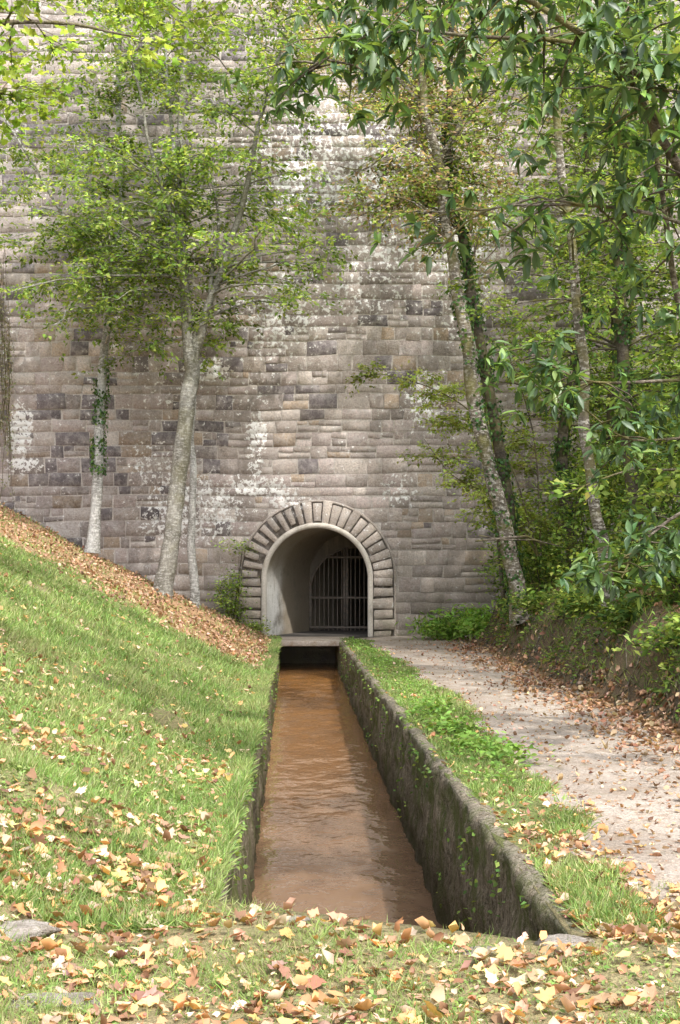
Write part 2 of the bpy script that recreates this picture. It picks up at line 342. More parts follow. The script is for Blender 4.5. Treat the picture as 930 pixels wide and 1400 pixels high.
b.make('mortar_core',M_wall,False,wallroot)
arch=empty('tunnel_portal')
b=Bag(); Q=[];C=[];ff=[]
nst=23; e=np.linspace(np.pi,0,nst+1)
for i in range(nst):
    g=.15 if i<nst*.42 else .04
    a0=e[i]-(e[0]-e[1])*(g+.05*R.random()); a1=e[i+1]+(e[0]-e[1])*(g+.05*R.random())
    ri=r1+.02+.03*R.normal(); ro=r2-.03+.03*R.normal()
    if i<9 and i%2==0: ri+=.12
    Q.append([[ac+ri*math.cos(a0),SP+ri*math.sin(a0)],[ac+ri*math.cos(a1),SP+ri*math.sin(a1)],[ac+ro*math.cos(a1),SP+ro*math.sin(a1)],[ac+ro*math.cos(a0),SP+ro*math.sin(a0)]])
    C.append(np.array([.45,.395,.35])*(1+.15*R.normal())); ff.append(WY-.15-.06*R.random())
for side in (1,-1):
    zc=-.05
    for hh in [.24,.3,.26,.33,.28,.26]:
        xa=ac+side*r1+side*.02; xb=ac+side*(r2-.03+.03*R.normal())
        lo,hi=min(xa,xb),max(xa,xb); j=lambda:.014*R.normal()
        Q.append([[lo+j(),zc+.03+j()],[hi+j(),zc+.03+j()],[hi+j(),zc+hh-.02+j()],[lo+j(),zc+hh-.02+j()]]); zc+=hh
        C.append(np.array([.42,.365,.32])*(1+.15*R.normal())); ff.append(WY-.15-.06*R.random())
blocks(b,np.array(Q),WY+.02,np.array(ff),.014,np.array(C)); b.make('voussoirs',M_wall,False,arch)
def ring(bag,ra,rb,yfront,yback,col,legs=True,n=48):
    th=np.linspace(np.pi,0,n)
    cs=[(math.cos(t),math.sin(t)) for t in th]
    A=[(ac+ra*c_,SP+ra*s_) for c_,s_ in cs]; B_=[(ac+rb*c_,SP+rb*s_) for c_,s_ in cs]
    if legs:
        A=[(ac-ra,-.1)]+A+[(ac+ra,-.1)]; B_=[(ac-rb,-.1)]+B_+[(ac+rb,-.1)]
    V=[]
    for (x1,z1),(x2,z2) in zip(A,B_): V+= [(x1,yback,z1),(x1,yfront,z1),(x2,yfront,z2),(x2,yback,z2)]
    bag.add(V,[gridfaces(len(A),4,True)],col)
b=Bag()
ring(b,r1-.02,r2-.02,WY-.06,WY+.06,(.17,.15,.13)); ring(b,r2-.01,r2+.05,WY-.10,WY+.03,(.42,.37,.33))
b.make('arch_backing',M_wall,False,arch)
b=Bag(); ring(b,r0,r1,WY-.19,WY+.3,(.50,.46,.41)); 
th=np.linspace(np.pi,0,33); prof=np.array([(ac-r0,-.05)]+[(ac-r0,zz_) for zz_ in np.linspace(.2,1.5,6)]+[(ac+r0*math.cos(t),SP+r0*math.sin(t)) for t in th]+[(ac+r0,zz_) for zz_ in np.linspace(1.5,.2,6)]+[(ac+r0,-.05)])
yy=np.linspace(WY-.0,47,60); V=[]
for y in yy:
    xs=prof[:,0]+.37*(y-WY)+.05*(vn(prof[:,0]+prof[:,1],y,.3,3)-.5); V.append(np.stack([xs,np.full(len(xs),y),prof[:,1]],-1))
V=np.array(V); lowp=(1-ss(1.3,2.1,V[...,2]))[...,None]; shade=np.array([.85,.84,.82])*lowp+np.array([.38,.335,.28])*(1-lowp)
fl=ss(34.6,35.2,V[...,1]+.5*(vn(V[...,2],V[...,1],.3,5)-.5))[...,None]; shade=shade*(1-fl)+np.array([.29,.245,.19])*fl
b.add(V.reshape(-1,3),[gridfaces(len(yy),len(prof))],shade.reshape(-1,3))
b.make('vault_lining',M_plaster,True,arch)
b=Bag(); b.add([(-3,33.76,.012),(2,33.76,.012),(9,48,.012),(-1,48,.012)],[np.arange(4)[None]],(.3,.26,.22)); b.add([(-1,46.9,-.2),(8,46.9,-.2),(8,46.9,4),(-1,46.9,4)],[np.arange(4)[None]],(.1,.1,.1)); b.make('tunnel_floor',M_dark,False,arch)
def box(bag,x0,x1,y0,y1,z0,z1,c,j=0):
    v=np.array([(x,y,z) for x in (x0,x1) for y in (y0,y1) for z in (z0,z1)],float)+j*R.normal(size=(8,3))
    bag.add(v,[np.array([[0,1,3,2],[4,6,7,5],[0,4,5,1],[2,3,7,6],[0,2,6,4],[1,5,7,3]])],c)
b=Bag(); box(b,-2.0,.25,31.7,33.75,-.12,.02,(.50,.46,.42)); 
sl=b.make('stone_slab',M_path); md=sl.modifiers.new('bevel','BEVEL'); md.width=.02; md.segments=2
gate=empty('iron_gate'); b=Bag(); gy=36.9; gc=ac+.37*(gy-WY)
for i,xo in enumerate(np.linspace(-1.32,1.32,21)):
    top=1.15+math.sqrt(max(0,1.34**2-xo**2))-.02
    if abs(xo+.28)<.08: continue
    tubes(b,[[(gc+xo,gy,.03),(gc+xo,gy,top)]],[[.015,.015]],6)
for xo in (-1.33,-.32,-.24,1.33):
    top=1.15+math.sqrt(max(0,1.36**2-xo**2))
    box(b,gc+xo-.035,gc+xo+.035,gy-.03,gy+.03,.02,max(top,1.2),(.2,.2,.2))
for zz_ in (.12,1.0,2.2):
    hw=1.33 if zz_<1.2 else math.sqrt(1.34**2-(zz_-1.15)**2)
    box(b,gc-hw,gc+hw,gy-.038,gy+.038,zz_-.03,zz_+.03,(.2,.2,.2))
t=np.linspace(np.pi,0,30); tubes(b,[[(gc+1.34*math.cos(a),gy,1.15+1.34*math.sin(a)) for a in t]],[[.03]*30],6)
b.make('bars',M_iron,False,gate)
b=Bag(); V=[]
for a in t: V+=[(gc+1.36*math.cos(a),gy+.05,1.15+1.36*math.sin(a)),(gc+1.5*math.cos(a),gy+.05,SP+.02+1.5*math.sin(a))]
b.add(V,[gridfaces(30,2)],(.16,.14,.12)); b.make('bulkhead',M_plaster,False,arch)

# ---------------------------------------------------------------- trees
G1=[[.26,.36,.09],[.19,.29,.07],[.34,.42,.12],[.12,.20,.05]]
G2=[[.13,.21,.06],[.085,.15,.045],[.20,.28,.075],[.29,.36,.09]]
GD=[[.075,.145,.06],[.055,.105,.045],[.11,.185,.07],[.085,.16,.08]]
BR=[[.42,.31,.22],[.33,.23,.15],[.50,.40,.29],[.24,.29,.09]]
def make_tree(name,limbs,bk,nb,bl,ntw,tl,nlf,ls,palette,tmin=.35,el=(.0,.6),droop=.25,kind='kite',asp=.55,zmin=None,root=None,azr=(0,2*np.pi),ivy=None,flare=.35):
    root=root or empty(name); tb=Bag(); lb=Bag(); Ls=[]
    for pts,ra,rb in limbs:
        k=max(14,len(pts)*7); sp=spline(pts,k)
        ph=R.random()*40; s_=np.arange(k)
        sp=sp+np.stack([vn(s_,0,4,5+ph)-.5,vn(s_,9,4,6+ph)-.5,0*s_],-1)*min(.12,ra*1.4)
        rr=ra+(rb-ra)*np.linspace(0,1,k)**.8
        rr=rr*(1+.16*(vn(s_,3,2,ph)-.5))
        if pts is limbs[0][0]: rr=rr*(1+flare*np.exp(-s_*.9))
        tubes(tb,[sp],[rr],12 if ra>.08 else 8,rough=.10); Ls.append((sp,rr,np.linalg.norm(np.diff(sp,axis=0),axis=1).sum()))
    w=np.array([l[2] for l in Ls]); w[1:]*=1.4; w/=w.sum()
    bp=[];brd=[]
    for i in range(nb):
        li=R.choice(len(Ls),p=w); sp,rr,_=Ls[li]; lo=tmin if li==0 else .12
        t_=lo+(1-lo)*R.random(); k=int(t_*(len(sp)-1)); o=sp[k]
        if zmin is not None and o[2]<zmin: continue
        a=R.uniform(*azr); e_=R.uniform(*el); d=np.array([math.cos(a)*math.cos(e_),math.sin(a)*math.cos(e_),math.sin(e_)])
        L=bl*(.4+.75*R.random())*(1.15-.5*t_); s=np.linspace(0,1,8)[:,None]
        if o[1]+d[1]*L>33.3: d[1]*=-1
        side=np.cross(d,[0,0,1]); P=o+d*L*s+np.array([0,0,-droop*L])*s**2+side*L*.18*R.normal()*s**2+.02*L*R.normal(size=(8,3))*s
        bp.append(P); r_=min(rr[k]*.4,.008+.008*L); brd.append(r_*(1-.8*s[:,0]))
    bp=np.array(bp); tubes(tb,bp,np.array(brd),5)
    nB=len(bp); idx=np.repeat(np.arange(nB),ntw); n=len(idx)
    s=.12+.88*R.random(n)**.85; kk=np.clip(s*7,0,6.999); k0=kk.astype(int); fr=(kk-k0)[:,None]
    o=bp[idx,k0]*(1-fr)+bp[idx,k0+1]*fr
    bdv=norm(bp[idx,k0+1]-bp[idx,k0]); rnd=R.normal(size=(n,3))*np.array([1,1,.3])
    d=norm(bdv*.6+norm(rnd)*.85); L=tl*(.45+.8*R.random(n))*(1.2-.5*s)
    q=np.linspace(0,1,4)
    tp=o[:,None]+d[:,None]*(L[:,None]*q)[...,None]+np.array([0,0,-.25])*(L[:,None]*q**2)[...,None]
    tubes(tb,tp,np.broadcast_to(.005*(1-.7*q),(n,4)),3)
    tid=np.repeat(np.arange(n),nlf); m=len(tid); s2=.1+.95*R.random(m); k2=np.clip(s2*3,0,2.999).astype(int); f2=(s2*3-k2)[:,None]
    pp=tp[tid,k2]*(1-f2)+tp[tid,k2+1]*f2+R.normal(size=(m,3))*np.array([.06,.06,.03])
    dd=norm(d[tid]+.9*R.normal(size=(m,3))*np.array([1,1,.4])+np.array([0,0,-.25]))
    nn=norm(np.array([0,-.3,1.])+.5*R.normal(size=(m,3)))
    LL=ls*(.6+.7*R.random(m))
    c=pick(palette,m); shade=(1+.25*R.normal(size=nB))[idx][tid][:,None]; c=np.clip(c*np.clip(shade,.5,1.6),.01,.8)
    leaves(lb,pp,dd,nn,LL,LL*asp,c,kind)
    if ivy:
        for li,a_,b_,cnt in ivy:
            sp,rr,_=Ls[li]; t_=R.uniform(a_,b_,cnt); k=(t_*(len(sp)-1)).astype(int); th=R.uniform(0,2*np.pi,cnt)
            o=np.stack([np.cos(th),np.sin(th),0*th],-1); clump=vn(t_*60,th*.6,1.3,7)
            rad=(rr[k]+.02+.16*R.random(cnt)**2*clump)[:,None]
            kn=np.minimum(k+1,len(sp)-1); ft=(t_*(len(sp)-1)-k)[:,None]
            pz=sp[k]*(1-ft)+sp[kn]*ft+o*rad; kp=clump>.32
            pz,o=pz[kp],o[kp]; cn=len(pz)
            leaves(lb,pz,norm(np.array([0,0,-1.])+.5*R.normal(size=(cn,3))),norm(o+.4*R.normal(size=(cn,3))),.08,.075,pick(GD+G2[:1],cn,.3),'kite')
    tb.make('trunk',bk,True,root); lb.make('foliage',M_leaf,False,root); return root
def SL(lst,d0=None):
    return [S(*q) if len(q)==3 else S(q[0],q[1],d0) for q in lst]
make_tree('beech_tree',[
 (SL([(222,826),(230,760),(240,680),(256,570),(262,500),(258,455)],30.5),.235,.18),
 (SL([(259,490,30.5),(250,340,30.6),(247,200,30.8),(255,60,31),(262,-60,31),(270,-200,31)]),.15,.03),
 (SL([(262,490,30.5),(292,400,30.3),(325,300,30),(350,190,29.6),(385,60,29.3),(410,-80,29)]),.12,.02),
 (SL([(260,440,30.5),(240,320,30),(212,220,29.6),(190,120,29.3),(165,-20,29)]),.08,.015),
 (SL([(285,415,30.4),(298,310,30.6),(290,230,31),(305,100,31.5)]),.06,.012)],
 B_beech,132,3.7,15,.85,11,.13,G1,tmin=.75,zmin=7.3,droop=.22,el=(-.05,.5))
make_tree('pale_tree',[(SL([(266,836),(262,740),(264,640),(262,560),(266,480),(250,340),(236,200),(225,40),(220,-60)],31.6),.12,.03)],B_pale,32,3.0,12,.8,9,.12,G1,tmin=.5,zmin=8,el=(-.05,.5))
make_tree('lichened_tree',[(SL([(126,756),(134,650),(142,500),(150,400),(165,270),(160,100),(170,-80)],32.2),.165,.05),(SL([(150,400,32.2),(90,300,31.5),(30,200,31),(-30,100,30.5)]),.06,.015)],B_pale,88,3.7,15,.85,11,.13,G1,tmin=.38,zmin=7.6,ivy=[(0,.17,.33,900)],el=(-.05,.5))
make_tree('maple_tree',[(SL([(-420,560,13),(-400,300,13),(-330,0,13),(-250,-300,13)]),.2,.08),(SL([(-390,200,13),(-200,80,13.3),(-60,40,13.5),(70,30,13.8),(190,50,14)]),.07,.01),(SL([(-350,50,13),(-150,-80,14),(60,-60,15),(240,-20,15.5),(330,0,16)]),.06,.01),(SL([(-390,250,13),(-220,150,14),(-60,130,14.5),(20,130,15)]),.05,.008)],
 B_brown,100,1.4,10,.55,5,.11,[[.28,.38,.08],[.20,.31,.06],[.34,.42,.11]],tmin=.8,kind='maple',asp=.8,droop=.3)
make_tree('leaning_tree',[
 (SL([(716,850),(702,780),(688,700),(655,580),(636,450),(618,340),(600,240),(585,160),(575,40),(560,-80)],26.),.205,.06),
 (SL([(600,240,26),(560,190,26.5),(500,230,27),(450,225,27.5)]),.04,.01),
 (SL([(618,340,26),(560,270,26),(480,300,26.4)]),.035,.01),
 (SL([(600,220,26),(640,150,26),(690,60,26),(720,-40,26)]),.06,.01),
 (SL([(585,150,26),(520,80,26.5),(460,20,27),(420,-40,27)]),.05,.01)],
 B_birch,92,2.5,12,.7,8,.115,BR+G1,tmin=.58,zmin=7.2,ivy=[(0,.0,.5,900)])
make_tree('ivy_tree',[
 (SL([(712,835),(698,720),(672,560),(650,420),(628,300),(610,190),(618,60),(625,-60)],26.7),.16,.05)],
 B_dark,50,2.5,11,.7,9,.115,G1+BR[:2],tmin=.55,zmin=7.5,ivy=[(0,.05,.75,2400)])
make_tree('ash_tree',[
 (SL([(690,840,31.5),(672,640,31.5),(640,380,31.6),(590,170,31.6),(560,-60,31.6)]),.05,.02),
 (SL([(640,380,31.6),(680,200,31.4),(720,80,31),(760,-60,31)]),.035,.012),
 (SL([(605,230,31.6),(520,120,31.4),(440,40,31),(390,-60,31)]),.035,.012)],
 B_brown,90,2.7,13,.75,10,.12,[[.33,.40,.14],[.25,.33,.10],[.40,.40,.20],[.48,.42,.31]],tmin=.55,zmin=8.5)
make_tree('birch_tree',[
 (SL([(836,850),(826,760),(812,680),(800,560),(787,400),(768,220),(762,80),(758,-80)],20.),.12,.05)],
 B_birch,50,2.2,11,.65,8,.11,G2+G1,tmin=.5,zmin=6.)
make_tree('ivy_tree',[(SL([(880,820),(858,600),(848,400),(856,250),(850,50),(845,-100)],24),.16,.06)],B_dark,56,2.4,12,.65,9,.12,G2+G1,tmin=.25,ivy=[(0,.2,.7,1800)])
make_tree('ivy_tree',[(SL([(790,800),(768,620),(795,460),(806,330),(800,150),(805,-50)],28),.15,.05)],B_dark,60,2.5,12,.65,9,.12,G1,tmin=.25,ivy=[(0,.1,.6,2600)])
fpos=[(6.2,29,15),(7.4,32,16),(5.6,32.4,14),(8.2,27,15),(9.6,31,17),(7.2,23.5,13),(9.4,22,12),(12,28,16),(5.4,17.,8),(6.9,19.5,10),(14,32,17)]
for i,(fx,fy,fh) in enumerate(fpos):
    z0=float(hgt(fx,fy))-.2; lx,ly=R.normal(size=2)*.6; ly=-abs(ly)
    pts=[(fx,fy,z0),(fx+.3*lx,fy+.3*ly,z0+fh*.3),(fx+.8*lx,fy+.7*ly,z0+fh*.65),(fx+lx,fy+ly,z0+fh)]
    make_tree('woodland_tree',[(pts,.12,.03)],[B_dark,B_birch,B_brown][i%3],50,2.4,12,.7,9,.13,[G2+G1,G1,G1][i%3],tmin=.12)
make_tree('hazel_sapling',[(SL([(735,760,27.5),(700,640,27.6),(640,560,27.8),(560,520,28),(480,506,28.2)]),.025,.006),(SL([(735,760,27.5),(690,690,27.8),(620,650,28),(580,600,28.2)]),.02,.005),(SL([(740,760,28),(730,600,28.4),(690,470,28.6),(650,400,29)]),.025,.006),(SL([(735,760,27.5),(700,700,28),(660,600,28.5),(570,570,29)]),.02,.005)],
 B_brown,105,1.05,9,.42,9,.10,[[.34,.43,.12],[.26,.35,.08],[.40,.45,.16]],tmin=.25,droop=.15)
def chestnut(name,limbs,nb,bl,nr,pal,ls=.19,wt=None):
    root=empty(name); tb=Bag(); lb=Bag(); Ls=[]
    for pts,ra,rb in limbs:
        sp=spline(pts,len(pts)*6); rr=np.linspace(ra,rb,len(sp)); tubes(tb,[sp],[rr],10,rough=.08); Ls.append(sp)
    w=np.array([np.linalg.norm(np.diff(s,axis=0),axis=1).sum() for s in Ls]); w[0]*=.25
    if wt is not None: w*=np.array(wt)
    w/=w.sum()
    bp=[];tips=[];td=[]
    for i in range(nb):
        li=R.choice(len(Ls),p=w); sp=Ls[li]; t_=.3+.7*R.random() if li==0 else .1+.9*R.random(); o=sp[int(t_*(len(sp)-1))]
        a=R.uniform(0,2*np.pi); e_=R.uniform(-.45,.4); d=np.array([math.cos(a)*math.cos(e_),math.sin(a)*math.cos(e_),math.sin(e_)]); L=bl*(.4+.8*R.random())
        s=np.linspace(0,1,6)[:,None]; P=o+d*L*s+np.array([0,0,-.3*L])*s**2+.03*L*R.normal(size=(6,3))*s; bp.append(P)
        for j in range(nr):
            k=R.uniform(1.5,5) if j else 5; k0=min(int(k),4); q=P[k0]+(P[k0+1]-P[k0])*(k-k0)
            tips.append(q+R.normal(size=3)*.1); td.append(norm(P[k0+1]-P[k0]+R.normal(size=3)*.25)); 
    tubes(tb,np.array(bp),np.broadcast_to(np.linspace(.011,.003,6),(nb,6)),4)
    tips=np.array(tips); td=np.array(td); n=len(tips); K=7
    az=(np.arange(K)[None]*2*np.pi/K+R.uniform(0,6.28,(n,1))+.35*R.normal(size=(n,K)))
    A=norm(np.cross(td,np.array([[.1,.2,1.]]))); B_=np.cross(td,A)
    D=norm(A[:,None]*np.cos(az)[...,None]+B_[:,None]*np.sin(az)[...,None]+td[:,None]*.55+np.array([0,0,-.3])+.15*R.normal(size=(n,K,3)))
    Nn=norm(np.array([0,-.2,1.])+.3*R.normal(size=(n,K,3))+.3*td[:,None])
    c=pick(pal,n*K,.25)
    LL=ls*(.6+.6*R.random(n*K))
    leaves(lb,np.repeat(tips,K,0)+.01*R.normal(size=(n*K,3)),D.reshape(-1,3),Nn.reshape(-1,3),LL,LL*.36,c,'lance')
    tb.make('trunk',B_brown,True,root); lb.make('foliage',M_cleaf,False,root)
CH=[[.075,.14,.05],[.055,.105,.038],[.11,.185,.06],[.085,.155,.06],[.14,.24,.07],[.20,.30,.08]]
chestnut('chestnut_tree',[
 ([(6.6,10.5,1.2),(6.3,10.3,3.5),(5.6,10,6),(5.2,10,8.5),(5,10,11)],.22,.1),
 (SL([(1480,520,10.2),(1180,460,9.8),(1000,330,9.4),(905,190,9),(845,90,8.8),(740,10,8.6),(640,-40,8.6)]),.05,.015),
 (SL([(905,190,9),(880,110,8.8),(790,60,9),(650,50,9.2),(540,40,9.6),(480,60,10),(420,100,10.2)]),.02,.007),
 (SL([(1000,330,9.4),(880,290,9.2),(760,280,9.2),(660,290,9.4),(590,350,9.6)]),.016,.006),
 (SL([(1180,460,9.8),(1050,100,10),(900,-20,10.3),(750,-60,10.6),(600,-40,11),(480,-30,11)]),.05,.012),
 (SL([(960,500,9.6),(925,400,9.5),(905,260,9.4),(880,120,9.4),(850,-20,9.4)]),.028,.012)],
 165,.7,4,CH,ls=.145,wt=[1,.8,1.5,.8,1.1,.7])
chestnut('chestnut_tree',[
 ([(7.4,14,2),(7,13.6,4),(6.2,13.4,6.5),(6,13.5,9)],.15,.05),
 (SL([(1290,560,13.6),(1080,520,13.2),(930,520,12.9),(800,520,12.8),(710,470,12.8)]),.03,.008),
 (SL([(1290,700,13.6),(1080,690,13),(960,690,12.6),(880,740,12.4),(850,790,12.3)]),.03,.008),
 (SL([(1290,640,13.6),(1080,620,13.4),(950,600,13.2),(860,600,13),(800,560,13)]),.025,.008)],
 80,.7,4,CH,ls=.165)

# ---------------------------------------------------------------- shrubs, herbs
def bush(name,cx,cy,cz,rx,ry,rz,n,ls,pal,kind='kite',asp=.55,stems=14):
    root=empty(name); tb=Bag(); lb=Bag(); nc=max(6,n//45)
    u=norm(R.normal(size=(nc,3)))*(R.random((nc,1))**.4); cc=np.array([cx,cy,cz])+u*np.array([rx,ry,rz])
    cc[:,2]=np.maximum(cc[:,2],hgt(cc[:,0],cc[:,1])+.05)
    base=np.array([cx,cy,float(hgt(cx,cy))-.05])
    si=R.integers(0,nc,stems); s=np.linspace(0,1,6)[None,:,None]
    bs=base+R.normal(size=(stems,3))*np.array([.15*rx,.15*ry,0]); P=bs[:,None]+(cc[si]-bs)[:,None]*s+np.array([0,0,.25])*(s*(1-s))*rz
    tubes(tb,P,np.broadcast_to(np.linspace(.015,.004,6),(stems,6)),4)
    k=R.integers(0,nc,n); p=cc[k]+R.normal(size=(n,3))*np.array([.28,.28,.13])*(.5+.5*rx)
    p[:,1]=np.minimum(p[:,1],33.85)
    L=ls*(.6+.7*R.random(n)); cvar=(1+.3*R.normal(size=nc))[k][:,None]
    leaves(lb,p,norm(R.normal(size=(n,3))*np.array([1,1,.5])+[0,0,-.15]),norm(np.array([0,-.25,1.])+.55*R.normal(size=(n,3))),L,L*asp,np.clip(pick(pal,n)*np.clip(cvar,.4,1.8),.01,.8),kind)
    tb.make('stems',B_dark,True,root); lb.make('leaves',M_leaf,False,root)
for (x_,y_,dz,rx,rz,n,pl) in [(4.9,31.5,1.,1.1,1.2,2600,G1),(4.8,28.6,.8,.9,1.,2200,G2),(6.,30,1.8,1.4,1.6,3200,G1),(5.2,26,1.0,1.0,1.2,2400,G2+G1),(6.8,27,1.6,1.5,1.8,3200,G2+G1),(5.2,23.5,.6,.8,.7,1700,G2+G1),(6.3,22.2,1.2,1.3,1.4,2800,G2),
      (5.5,19,.5,.8,.6,1700,G2+G1),(6.6,18.,1.,1.2,1.2,2200,G2),(5.,17.3,.4,.6,.45,1000,G2),(5.4,15.3,.35,.8,.45,1300,GD+G2),(8,33,3,2,2.5,3000,G1),(8.6,24.5,2.2,1.8,2.,3000,G2+G1),(4.6,33,.7,.7,.9,1400,G1),(5,21,.4,.6,.5,1200,G2),(7.4,29.5,3.5,1.8,2,3200,G1),(6.2,25,2.6,1.2,1.4,2000,G1),
      (4.35,22.5,.1,.45,.3,800,G2),(4.1,25,.1,.45,.3,800,G2+G1),(4.5,18.5,.1,.5,.3,900,G2),(4.5,16.2,.05,.45,.3,800,G2),(4.4,20.6,.1,.4,.25,600,G2),(4.2,28,.1,.5,.3,700,G2+G1)]:
    bush('shrub',x_,y_,float(hgt(x_,y_))+dz,rx,rx,rz,n,.115,pl)
FN=[[.26,.43,.10],[.20,.36,.08],[.35,.49,.14]]
bush('fern',2.9,32.4,.35,.8,.5,.33,1600,.15,FN,'lance',.35,6)
bush('fern',3.6,31.4,.55,.5,.5,.45,1100,.15,FN,'lance',.35,6)
bush('ivy_plant',-2.95,33.4,1.0,.3,.15,.75,1100,.09,G1,stems=6)
bush('wall_weed',-2.85,33.7,2.45,.35,.12,.15,160,.09,G1,stems=4)
bush('wall_weed',-2.3,33.4,.3,.22,.18,.3,360,.08,G1+[[.24,.25,.07]],stems=4)
b=Bag(); n=90; x0=R.uniform(-10.6,-8.9,n); z0=R.uniform(7,11,n); s=np.linspace(0,1,7)
P=np.stack([x0[:,None]+.15*R.normal(size=(n,1))*s+.03*R.normal(size=(n,7)),33.75-.1*R.random((n,1))+0*s,z0[:,None]-s*R.uniform(1.5,4.2,(n,1))],-1)
tubes(b,P,np.full((n,7),.008),3,(.2,.17,.13)); vr=empty('hanging_vine'); b.make('strands',B_brown,False,vr)
b=Bag(); k=R.integers(0,n,2600); j=R.integers(0,7,2600); leaves(b,P[k,j]+.06*R.normal(size=(2600,3)),norm(R.normal(size=(2600,3))+[0,0,-1]),norm(R.normal(size=(2600,3))+[0,-1,0]),.09,.04,pick([[.25,.25,.15],[.2,.22,.1],[.3,.27,.19]],2600)); b.make('leaves',M_dry,False,vr)

# ---------------------------------------------------------------- grass
def scatter(n,y0,y1,fx0,fx1,pw=1.6):
    u=R.random(n); a=1-pw
    y=(y0**a+(y1**a-y0**a)*u)**(1/a)
    lo=fx0(y); hi=fx1(y); x=lo+(hi-lo)*R.random(n); return x,y
gb=Bag()
def blades(x,y,hh,wd,pal,lean=.45):
    n=len(x); z=hgt(x,y)-.01
    D=norm(np.array([0,0,1.])+lean*R.normal(size=(n,3))*np.array([1,1,.2])); Nn=norm(R.normal(size=(n,3))*np.array([1,1,.1]))
    c=pick(pal,n,.2)*(.55+.5*vn(x,y,1.1,50)+.4*vn(x,y,.35,49))[:,None]
    dry=(ss(.45,.8,vn(x,y,.7,59))*R.random(n))[:,None]; c=c*(1-.6*dry)+np.array([.36,.33,.18])*.6*dry
    leaves(gb,np.stack([x,y,z],-1),D,Nn,hh,wd,c,'blade')
GR=[[.21,.31,.09],[.155,.25,.07],[.27,.36,.125],[.33,.36,.17]]
x,y=scatter(215000,6.3,33.5,lambda y:np.maximum(-.30*y-.6,XL(y)-9.5),lambda y:XL(y)-.03,1.25)
lm=ss(22.5,25.5,y+2*(vn(x,y,1.3,12)-.5)+.15*(x+4)); cl=vn(x,y,.35,51)*.5+vn(x,y,1.2,52)*.5
keep=(R.random(len(x))<(1-.85*lm)*(.12+.88*ss(.28,.56,cl+.10*ss(8,13,y))))
x,y=x[keep],y[keep]
blades(x,y,(.035+.075*R.random(len(x)))*(.5+.9*vn(x,y,.6,53))*(1+.014*y),.0042+.00056*y,GR,.65)
y=R.uniform(6.9,33,20000); x=XL(y)+.04-.18*R.random(20000)**1.3; blades(x,y,.07+.15*R.random(20000)*vn(y,0,.6,3),.005+.0005*y,GR,.95)
x,y=scatter(60000,6.2,32.5,lambda y:XR(y)+.08,lambda y:PL(y)+.2,1.3)
cl=vn(x,y,.45,54)*.5+vn(x,y,1.5,55)*.5; keep=R.random(len(x))<(.06+ss(.36,.58,cl+.14*ss(9,12,y)-.06*(1-ss(7,10,y))))*(1-.45*(1-ss(7,10,y)))
x,y=x[keep],y[keep]; blades(x,y,(.035+.08*R.random(len(x)))*(.5+.9*vn(x,y,.7,56)),.005+.00055*y,GR,.8)
x,y=scatter(44000,4.4,7.2,lambda y:-.33*y,lambda y:.33*y,1.2)
cl=vn(x,y,.4,57)*.55+vn(x,y,.9,58)*.45; keep=(R.random(len(x))<.08+ss(.38,.58,cl))&((y<6.1+.85*np.clip((XR(y)-x)/1.9,0,1))|(x>XR(y)+.2)|(x<XL(y)-.1))
x,y=x[keep],y[keep]; blades(x,y,.025+.07*R.random(len(x)),.0052,GR,.85)
x,y=scatter(20000,9,33,lambda y:PR(y)+.3,lambda y:PR(y)+3.5,1.1); blades(x,y,.08+.14*R.random(len(x)),.012,G2,.7)
gb.make('grass',M_grass)
wb=Bag()
def weeds(x,y,ls,hmax,pal,kind='oval'):
    n=len(x); z=hgt(x,y)+hmax*R.random(n); L=ls*(.6+.8*R.random(n))
    leaves(wb,np.stack([x,y,z],-1),norm(R.normal(size=(n,3))*np.array([1,1,.3])),norm(np.array([0,0,1.])+.4*R.normal(size=(n,3))),L,L*.6,pick(pal,n),kind)
def cluster(cx,cy,r,n,ls,h,pal=None):
    weeds(cx+r*R.normal(size=n),cy+r*1.4*R.normal(size=n),ls,h,pal or [[.19,.32,.07],[.14,.25,.055],[.25,.38,.10]])
for cy_ in np.arange(11,31,.9):
    w=float(PL(cy_)-XR(cy_)); cluster(float(XR(cy_))+.25+(w-.3)*(.3+.4*R.random()),cy_+.3*R.normal(),.12+.08*R.random(),110,.048,.12)
for cx_,cy_ in [(1.4,12.5),(1.55,11.7),(1.3,14),(1.15,15.5)]: cluster(cx_,cy_,.17,240,.068,.18)
x,y=scatter(18000,6.5,24,lambda y:np.maximum(-.30*y-.6,XL(y)-8),lambda y:XL(y)-.1,1.3); k=vn(x,y,.8,60)>.5; weeds(x[k],y[k],.032,.04,GR,'kite')
x,y=scatter(15000,13,33,lambda y:PR(y)+.15,lambda y:PR(y)+3.,1.1); k=vn(x,y,.8,66)>.38; weeds(x[k],y[k],.085,.16,G2+G1[:1],'kite')
x,y=scatter(4600,4.6,6.6,lambda y:-.33*y,lambda y:.33*y,1.2); k=(vn(x,y,.5,61)>.42)&((y<6.05)|(x>XR(y)+.1)); weeds(x[k],y[k],.026,.025,GR)
# moss and sprigs clinging to the canal walls
for fn,sg in ((XR,-1),(XL,1)):
    y=R.uniform(7,32,1500); zz_=-.05-1.1*R.random(1500)**2; k=vn(y,zz_,.5,sg+80)>.58; y,zz_=y[k],zz_[k]; n=len(y)
    leaves(wb,np.stack([fn(y)+sg*.06,y,zz_],-1),norm(R.normal(size=(n,3))+[sg,0,-.5]),norm(R.normal(size=(n,3))+[0,0,1]),.045,.03,pick(G2+GR[:2],n),'kite')
wb.make('low_weeds',M_grass)

